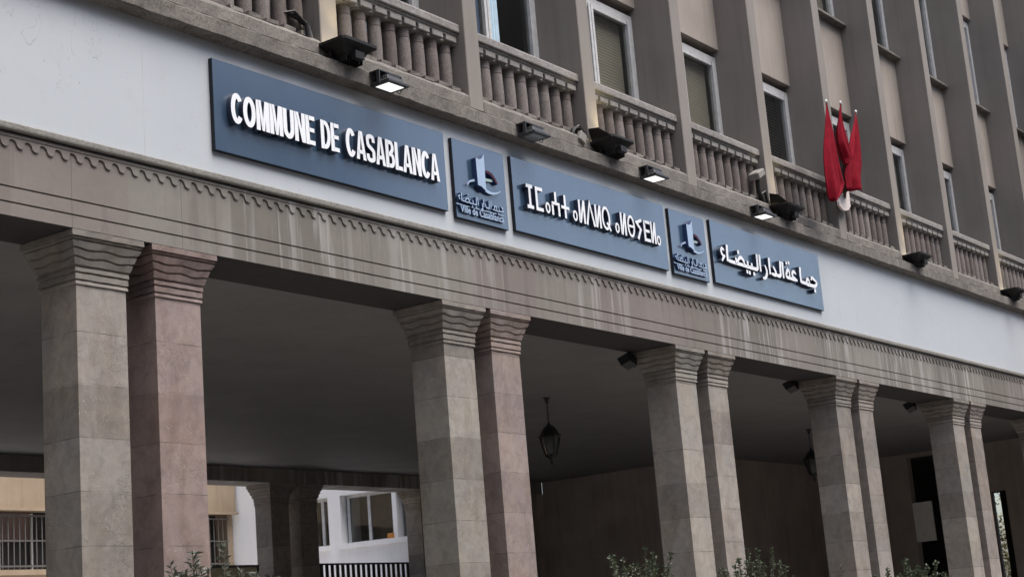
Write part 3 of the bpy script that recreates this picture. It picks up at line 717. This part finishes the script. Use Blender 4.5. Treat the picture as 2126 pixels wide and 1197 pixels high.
def big_flood(x, z, tilt, label, group, damaged=False):
    root = empty('black_floodlight', (x, -.16, z)); root.rotation_euler = (R(tilt), 0, 0); tag(root, label, 'floodlight', group)
    m = MB()
    rx, ry = .27, .20
    def rc(a, b_, z_, c=.03):
        return [(-a + c, -b_, z_), (a - c, -b_, z_), (a, -b_ + c, z_), (a, b_ - c, z_), (a - c, b_, z_), (-a + c, b_, z_), (-a, b_ - c, z_), (-a, -b_ + c, z_)]
    m.loft([rc(.09, .07, -.15), rc(.14, .10, -.13), rc(.19, .13, -.075), rc(rx - .02, ry - .02, -.03), rc(rx, ry, -.02), rc(rx, ry, .012), rc(rx - .03, ry - .03, .014)])
    m.build('housing', RUST, root)
    mb_ = MB()
    for i in range(6): mb_.box(-.13 + .05 * i, -.122 + .05 * i, -.09, .09, -.20, -.13)
    mb_.box(-.07, .07, -.17, -.10, -.18, -.10)
    mb_.build('cooling_fins', RUST, root)
    MB().box(-.235, .235, -.165, .165, .0145, .018).build('lens', WARM, root)
    m = MB().box(-.20, -.185, .05, .09, -.26, -.05).box(.185, .20, .05, .09, -.26, -.05).box(-.20, .20, .05, .09, -.272, -.2601)
    m.build('yoke', RUST, root)
    if damaged:
        MB().loft([[(-.26, -.15, .02), (-.2, .17, .02), (-.19, .17, .02), (-.25, -.15, .02)], [(-.3, -.02, .15), (-.27, .15, .2), (-.26, .15, .2), (-.29, -.02, .15)]]).build('torn_visor', RUST, root)
    ld = bpy.data.lights.new('lamp', 'SPOT'); ld.energy = 9; ld.color = (1, .83, .48); ld.spot_size = R(95); ld.spot_blend = .8; ld.shadow_soft_size = .12
    lo = bpy.data.objects.new('lamp', ld); COL.objects.link(lo); lo.parent = root; lo.location = (0, 0, .04); lo.rotation_euler = (R(180), 0, 0)
    return root
G = 'big black floodlights at the pilaster feet'
big_flood(3.50, 7.50, 0, 'big black floodlight above the slim lit lamp over the Latin board', G)
big_flood(8.60, 7.50, -6, 'big black floodlight with torn visor above the right half of the Tifinagh board', G, True)
big_flood(13.60, 7.50, 4, 'big black floodlight above the Arabic board, left of the red flags', G, True)
big_flood(18.72, 7.47, 0, 'big black floodlight right of the red flags, below the brightest yellow pilaster foot', G)
big_flood(23.75, 7.48, 0, 'big black floodlight farthest right along the ledge', G)
# broken fittings and cables
def fitting(x, y, z, label):
    root = empty('broken_floodlight', (x, y, z)); tag(root, label, 'broken lamp')
    m = MB(); m.loft([[(r * math.cos(2 * math.pi * k / 14), -.03 + d, r * math.sin(2 * math.pi * k / 14)) for k in range(14)] for r, d in ((.15, .06), (.17, .0), (.14, -.02), (.10, .04))])
    m.build('reflector_ring', RUST, root, smooth=True)
    s = len((q := MB()).v); q.box(-.07, .07, -.1, -.03, -.075, .075); q.move(0, Matrix.Rotation(R(25), 4, 'Y')); q.build('grey_block', CONCR, root, bevel=.015)
    MB().tube([(-.1, 0, .1), (.0, -.04, .17), (.13, -.02, .12), (.17, 0, -.02), (.15, .02, -.13)], .014, 6).build('cable', IRON, root)
fitting(8.14, .06, 7.52, 'broken lamp with grey block and black ring, hanging left of the damaged floodlight')
root = empty('old_lamp', (13.12, .04, 7.98)); tag(root, 'old pale lamp on black arm leaning off the balustrade left of the Arabic board floodlight', 'lamp')
q = MB().box(-.13, .13, -.09, .09, -.05, .06); q.move(0, Matrix.Rotation(R(-28), 4, 'Y')); q.build('lamp_head', CONCR, root, bevel=.015)
MB().tube([(0, .0, -.05), (.02, .01, -.25), (.14, .02, -.42), (.18, .04, -.58)], .035, 7).build('arm', RUST, root)
MB().tube([(.05, 0, -.3), (.16, -.02, -.24), (.22, -.01, -.38), (.24, .02, -.6)], .02, 6).build('cable', IRON, root)
root = empty('cable_bundle', (3.2, .12, 7.7)); tag(root, 'tangle of black cables on the pilaster left of the leftmost big floodlight', 'cables')
for i in range(5):
    MB().tube([(-.35 + .05 * i, .08 + .02 * i, .10 + .03 * i), (-.2 + .04 * i, -.02, .14 - .03 * i), (-.08 + .03 * i, -.06 + .02 * i, .02 + .02 * i), (-.04 + .02 * i, -.04, -.14), (-.03 + .015 * i, -.02, -.26)], .016, 6).build('cable', IRON, root)

# ------------------------------------------------------------------ flags
plate = empty('flag_bracket', (15.95, -.1, 8.05)); tag(plate, 'pale rounded plate bracket at the foot of the three red flags', 'bracket')
MB().prism_y([(.235, .24), (.03, .12), (-.19, -.02), (-.235, -.07), (-.235, -.135), (-.14, -.185), (-.03, -.2), (.12, -.16), (.225, -.075)][::-1], -.02, .02).build('plate', PLATE, plate, bevel=.006)
MB().box(-.1, .1, .02, .10, -.08, .06).build('wall_fixing', RUST, plate)
def flag(rows, y0, tip, label, seed):
    rg = random.Random(seed); root = empty('flag', (15.98, -.12, 8.08)); tag(root, label, 'flag', 'red flags on the facade')
    ox, oy, oz = root.location
    N_ = 26; rings = []; back = []
    # resample rows
    L = len(rows); M_ = 34; fine = []
    for i in range(M_ + 1):
        t = i / M_ * (L - 1); a = min(int(t), L - 2); f = t - a
        fine.append([rows[a][j] * (1 - f) + rows[a + 1][j] * f for j in range(4)])
    ph = rg.uniform(0, 6); front = []
    for i, (zl, xl, zr, xr) in enumerate(fine):
        t = i / M_; row = []
        wd = xr - xl; amp = min(.13, .22 * wd) * (.45 + .55 * t)
        for j in range(N_ + 1):
            u = j / N_
            fa = math.sin(u * 8.5 + ph + .5 * t); y = y0 + amp * min(1., 5 * u * (1 - u) + .12) * (math.copysign(abs(fa) ** .75, fa) * .7 + math.sin(u * 17 + 2 * ph - .8 * t) * .3) + .12 * (u - .5) * wd
            zz = zl + (zr - zl) * u
            row.append((xl + wd * u - ox, y - oy, zz - oz))
        front.append(row)
    m = MB(); vs = [q for r in front for q in r]; c = N_ + 1; F = [(i * c + j, i * c + j + 1, (i + 1) * c + j + 1, (i + 1) * c + j) for i in range(M_) for j in range(N_)]
    m.add(vs, F); o = m.build('cloth', RED, root, smooth=False, normals=False)
    o.data.polygons.foreach_set('use_smooth', [True] * len(o.data.polygons))
    sm = o.modifiers.new('thickness', 'SOLIDIFY'); sm.thickness = .006
    tp = Vector((tip[0] - ox, y0 + .0 - oy, tip[1] - oz))
    MB().tube([(0, 0, 0), tp * .5, tp], .016, 7).build('pole', POLE, root)
    MB().lathe([(.008, 0), (.02, .012), (.024, .03), (.016, .05), (.004, .062)], c=tp, n=8).build('finial', TIP, root, smooth=True)
F1 = [(9.385, 14.815, 9.385, 14.85), (9.325, 14.798, 9.338, 14.854), (9.089, 14.695, 9.144, 14.945), (8.845, 14.587, 8.939, 15.029), (8.642, 14.494, 8.76, 15.059), (8.484, 14.43, 8.617, 15.088), (8.292, 14.377, 8.441, 15.131), (8.107, 14.353, 8.264, 15.175), (7.944, 14.347, 8.112, 15.25), (7.827, 14.392, 7.955, 15.092), (7.679, 14.469, 7.731, 14.763)]
F2 = [(9.61, 15.75, 9.615, 15.77), (9.541, 15.691, 9.556, 15.755), (9.322, 15.569, 9.365, 15.763), (9.063, 15.423, 9.154, 15.85), (8.867, 15.387, 8.979, 15.927), (8.729, 15.452, 8.839, 15.993), (8.632, 15.528, 8.726, 16.002), (8.544, 15.607, 8.579, 15.787)]
F3 = [(9.73, 16.715, 9.73, 16.745), (9.686, 16.673, 9.703, 16.749), (9.477, 16.53, 9.529, 16.768), (9.232, 16.304, 9.332, 16.776), (8.90, 16.10, 9.036, 16.775), (8.673, 15.85, 8.812, 16.783), (8.42, 15.74, 8.564, 16.663), (8.15, 15.76, 8.315, 16.631)]
flag(F1, -.5, (14.84, 9.40), 'red flag hanging folded on its pole, left one with the curled lower hem', 1)
flag(F2, -.35, (15.765, 9.63), 'red flag hanging folded, short middle one in front of the window', 2)
flag(F3, -.2, (16.735, 9.73), 'red flag hanging folded, right one reaching the balustrade rail', 5)

# ------------------------------------------------------------------ lanterns and boxes inside the arcade
def lantern(x, y, label):
    root = empty('hanging_lantern', (x, y, 5.3)); root.scale = (.84, .84, 1); tag(root, label, 'lantern', 'black lanterns hanging from the arcade ceiling')
    MB().lathe([(.002, -.11), (.03, -.1), (.055, -.02), (.085, -.003)], n=10).build('ceiling_rose', IRON, root, smooth=True)
    m = MB()
    for i in range(7):
        z = -.13 - .048 * i; a = i % 2
        m.tube([((.018 * math.cos(q) if a else 0), (0 if a else .018 * math.cos(q)), z + .032 * math.sin(q)) for q in [2 * math.pi * k / 8 for k in range(9)]], .006, 5)
    m.build('chain', IRON, root)
    m = MB().lathe([(.012, -.42), (.03, -.45), (.05, -.475), (.10, -.50), (.15, -.56), (.185, -.625), (.225, -.65), (.235, -.672), (.22, -.685)], n=6)
    m.build('cap', IRON, root)
    m = MB()
    for k in range(6):
        a = 2 * math.pi * (k + .0) / 6; c, s = math.cos(a), math.sin(a)
        m.tube([(.205 * c, .205 * s, -.68), (.18 * c, .18 * s, -.80), (.12 * c, .12 * s, -.98), (.07 * c, .07 * s, -1.02)], .011, 5)
    m.lathe([(.07, -1.0), (.115, -.975), (.12, -.985), (.05, -1.05), (.025, -1.07), (.03, -1.11), (.012, -1.15)], n=8)
    m.build('cage', IRON, root)
    MB().lathe([(.19, -.69), (.165, -.80), (.11, -.98)], n=6).build('glass', LGLASS, root)
LGLASS = plain('lantern_smoky_glass', (.035, .04, .04), .2, .5)
lantern(13.83, 4.82, 'black hanging lantern under the ceiling between second and third column pairs')
lantern(23.6, 4.68, 'black hanging lantern farther right, half hidden by the fourth column pair')
for i, (x, y, z) in enumerate(((9.86, .67, 4.86), (14.86, .72, 4.92), (19.86, .78, 4.94))):
    root = empty('box_lamp', (x, y, z)); root.rotation_euler = (R(-20), R(18), 0); root.scale = (.8, .8, .8)
    tag(root, ['black box lamp high on the third column pair from the left', 'black box lamp high on the fourth column pair from the left', 'black box lamp high on the fifth column pair from the left'][i], 'lamp', 'black box lamps on the capitals')
    MB().loft([[(-.13, -.1, -.09), (.08, -.1, -.09), (.08, .1, -.09), (-.13, .1, -.09)], [(-.16, -.13, .07), (.08, -.13, .07), (.08, .13, .07), (-.16, .13, .07)]]).build('housing', IRON, root, bevel=.006)
    MB().box(.081, .2, -.02, .02, -.02, .02).build('arm', IRON, root)

# ------------------------------------------------------------------ courtyard behind: beige and white buildings, railing
be = empty('beige_building', (10, 20, GZ)); tag(be, 'beige building with barred windows seen under the arcade at left', 'building')
def L(o, m, name, mat, **k):       # part in world coordinates
    ob = m.build(name, mat, o, **k); ob.location = tuple(-c for c in o.location); return ob
BARS = plain('pale_window_bars', (.13, .125, .12), .5)
mb = MB().box(-4, 21.15, 20.3, 27, GZ, 3.78).box(-4, 21.15, 20.0, 27, 5.14, 9.5)
for a, b_ in ((-4, 8.6), (12.4, 13.0), (17.0, 19.9), (20.98, 21.15)): mb.box(a, b_, 20.15, 27, 3.7801, 5.1399)
L(be, mb, 'wall', BEIGEW)
L(be, MB().box(-4, 21.15, 20.02, 20.3, 3.66, 3.779).box(-4, 21.15, 19.9, 19.999, 5.10, 5.16), 'band', BEIGEW)
for a, b_ in ((8.6, 12.4), (13.0, 17.0), (19.9, 20.98)):
    wi = L(be, MB().box(a, b_, 20.6, 20.65, 3.79, 5.13), 'window', DARK)
    m = MB()
    x = a + .08
    while x < b_ - .05: m.box(x, x + .022, 20.1, 20.122, 3.80, 5.02); x += .155
    m.box(a, b_, 20.095, 20.099, 4.98, 5.02).box(a, b_, 20.095, 20.099, 4.42, 4.45).box(a, b_, 20.095, 20.099, 3.84, 3.88)
    gr = m.build('window_bars', BARS, wi)
    m = MB(); x = a + .3
    while x < b_ - .3: m.box(x, x + .05, 20.5, 20.55, 3.8, 5.1); x += .9
    m.build('window_frame', FRAME, wi)
    MB().box(a + .06, a + (b_ - a) * .55, 20.57, 20.58, 4.45, 5.12).build('shutter', plain('brown_shutter', (.17, .12, .11), .7), wi)
wb = empty('white_building', (22, 14.45, GZ)); tag(wb, 'white rendered courtyard wing with deep-set white framed windows', 'building')
mb = MB().box(22, 28, 14.45, 32, GZ, 3.94).box(22, 28, 14.45, 32, 5.24, 10)
for a, b_ in ((14.45, 14.5), (15.17, 15.29), (16.84, 17.21), (18.8, 32)): mb.box(22, 28, a, b_, 3.9401, 5.2399)
L(wb, mb, 'wall', WHITEB)
L(wb, MB().box(21.93, 22.255, 14.46, 16.86, 3.90, 4.02).box(21.93, 22.255, 17.19, 18.82, 3.90, 4.02), 'window_sill', WHITEB)
for a, b_, posts in ((14.5, 15.17, (14.6,)), (15.29, 16.84, (15.40, 16.14, 16.76)), (17.21, 18.8, (17.55, 18.4))):
    m = MB()
    for p_ in posts: m.box(22.26, 22.33, p_ - .04, p_ + .04, 3.976, 5.239)
    m.box(22.265, 22.325, a, b_, 3.977, 4.06).box(22.265, 22.325, a, b_, 5.17, 5.238)
    wi = L(wb, m, 'window', FRAME)
    MB().box(22.29, 22.297, a, b_, 4.051, 5.159).build('pane', GLASS, wi)
    MB().box(22.9, 22.95, a, b_, 3.95, 5.23).build('room_wall', plain('dim_room_paint', (.16, .14, .11), .9), wi)
L(wb, MB().box(22.2499, 22.2501, 14.45, 14.4501, 4, 4.0001), 'wall_joint', WHITEB) if False else None
ob = MB().box(-.07, .07, -.09, .09, 0, .13).build('orange_box', ORANGE, bevel=.01); ob.location = (21.90, 15.36, 4.021); tag(ob, 'small orange box standing on the white window sill', 'box')
wb.rotation_euler.z = R(8)
ra = empty('slatted_railing', (20, 14.6, 2.3)); tag(ra, 'black slatted railing in front of the white courtyard wing', 'railing')
ra.location = (20, 14.6, 2.3)
m = MB().box(-1.75, 1.62, -.02, .02, 1.03, 1.07)
m.build('top_rail', IRON, ra); MB().box(-1.75, 1.62, -.02, .02, .05, .09).build('bottom_rail', IRON, ra)
sl0 = MB().box(-.05, .05, -.006, .006, .09, 1.03).build('slat', IRON, ra); sl0.location = (-1.68, 0, 0)
for i in range(1, 19):
    d = sl0.copy(); COL.objects.link(d); d.location = (-1.68 + .178 * i, 0, 0)
cb = empty('utility_cabinet', (6.6, 5.2, GZ)); tag(cb, 'olive beige cabinet with dark edge behind the spiky shrub at left', 'cabinet')
MB().box(-.5, .36, -.2, .3, 0, 2.87).build('body', OLIVE, cb, bevel=.01); MB().box(-.5, .385, -.215, .32, 2.871, 2.892).box(.361, .383, -.21, .3, 0, 2.87).build('trim', IRON, cb)

ab = empty('added_street_block', (-15, -34, GZ)); tag(ab, 'added plain brown block across the street, shading the arcade and reflected in the blue boards', 'building')  # unseen block added to cut low light and darken the board reflections
L(ab, MB().box(-75, 41, -48, -31, GZ - .15, 24), 'wall', BRWALL)
m = MB()
for i in range(36):
    for j in range(7): m.box(-72 + 3.1 * i, -70.6 + 3.1 * i, -31.0, -30.97, 1.2 + 3.2 * j, 2.9 + 3.2 * j)
L(ab, m, 'shutters', DKWALL)

# ------------------------------------------------------------------ shrubs and the tree beyond the passage
def shrub(cx, cy, tops, mat, label, seed, leaf=(.09, .014), dens=60, spread=.45):
    tops = [(a, b + .0, c) for a, b, c in tops]
    rg = random.Random(seed); root = empty('shrub', (cx, cy, GZ)); tag(root, label, 'shrub', 'shrubs in front of the columns')
    st = MB(); lf = MB()
    for (dx, zt, nst) in tops:
        for s in range(nst):
            bx = rg.uniform(-.12, .12) + dx * .35; by = rg.uniform(-.15, .15); tx = dx + rg.uniform(-.16, .16); ty = rg.uniform(-.32, .32); H = (zt - GZ) * rg.uniform(.86, 1.0)
            pts = []
            for i in range(7):
                t = i / 6; pts.append(Vector((bx + (tx - bx) * t ** 1.4 + rg.uniform(-.015, .015), by + (ty - by) * t ** 1.4, H * t)))
            st.tube(pts, [.012 - .0015 * i for i in range(7)], 5)
            for q in range(dens):
                t = 1 - rg.random() ** 1.5 * .62; f = t * 6; i = min(int(f), 5); p_ = pts[i].lerp(pts[i + 1], f - i)
                az = rg.uniform(0, 2 * math.pi); el = rg.uniform(.15, 1.15); d = Vector((math.cos(az) * math.cos(el), math.sin(az) * math.cos(el), math.sin(el)))
                ln = leaf[0] * rg.uniform(.6, 1.25); wd = leaf[1] * rg.uniform(.7, 1.3); sd_ = d.cross(Vector((rg.uniform(-1, 1), rg.uniform(-1, 1), .3))).normalized() * wd
                mid = p_ + d * ln * .5 + Vector((0, 0, -.004)); e = p_ + d * ln + Vector((0, 0, -.012))
                lf.add([p_, mid + sd_, e, mid - sd_], [(0, 1, 2, 3)])
    st.build('stems', STEM, root); o = lf.build('leaves', mat, root, normals=False)
    return root
shrub(.42, -1., [(-.33, 2.04, 8), (.0, 2.30, 9), (.22, 2.16, 9), (.5, 2.06, 8)], LEAF2, 'grey-green spiky shrub in front of the leftmost column pair', 1, (.078, .0085), 120)
shrub(6.86, -1., [(-.5, 2.0, 7), (-.1, 2.2, 10), (.2, 2.14, 8), (.52, 2.04, 8)], LEAF, 'loose green shrub left of the third column pair', 2, (.046, .010), 150)
shrub(9.55, -1., [(-.85, 1.92, 6), (-.4, 2.02, 8), (.1, 2.22, 11), (.4, 2.14, 9), (.75, 1.96, 6)], LEAF, 'taller green shrub right of the third column pair', 3, (.046, .009), 150)
shrub(11.3, -1., [(-.2, 1.98, 2), (.25, 1.95, 2)], LEAF2, 'thin dry shrub left of the fourth column pair', 6, (.05, .009), 45)
shrub(14.55, -1., [(-.75, 1.92, 9), (-.2, 2.02, 11), (.3, 2.0, 10), (.8, 1.9, 9)], LEAF, 'low dense dark green shrub beside the fifth column pair', 4, (.05, .012), 190)
tr = empty('garden_tree', (40.5, 6.9, GZ)); tag(tr, 'yellow-green tree seen through the gap beyond the arcade at far right', 'tree')
MB().tube([(0, 0, 0), (.1, .05, 1.5), (-.05, .1, 3), (.1, 0, 4.5)], [.14, .11, .08, .03], 8).build('trunk', STEM, tr)
rg = random.Random(9); lf = MB()
for c in range(150):
    cc = Vector((rg.gauss(0, .8), rg.gauss(0, .8), 2.6 + rg.gauss(0, 1.0)))
    for q in range(34):
        p_ = cc + Vector((rg.gauss(0, .2), rg.gauss(0, .2), rg.gauss(0, .2))); d = Vector((rg.uniform(-1, 1), rg.uniform(-1, 1), rg.uniform(-1, 1))).normalized() * .13; s_ = d.cross(Vector((0, 0, 1))).normalized() * .045
        lf.add([p_, p_ + d * .5 + s_, p_ + d, p_ + d * .5 - s_], [(0, 1, 2, 3)])
lf.build('crown', LEAF3, tr, normals=False)
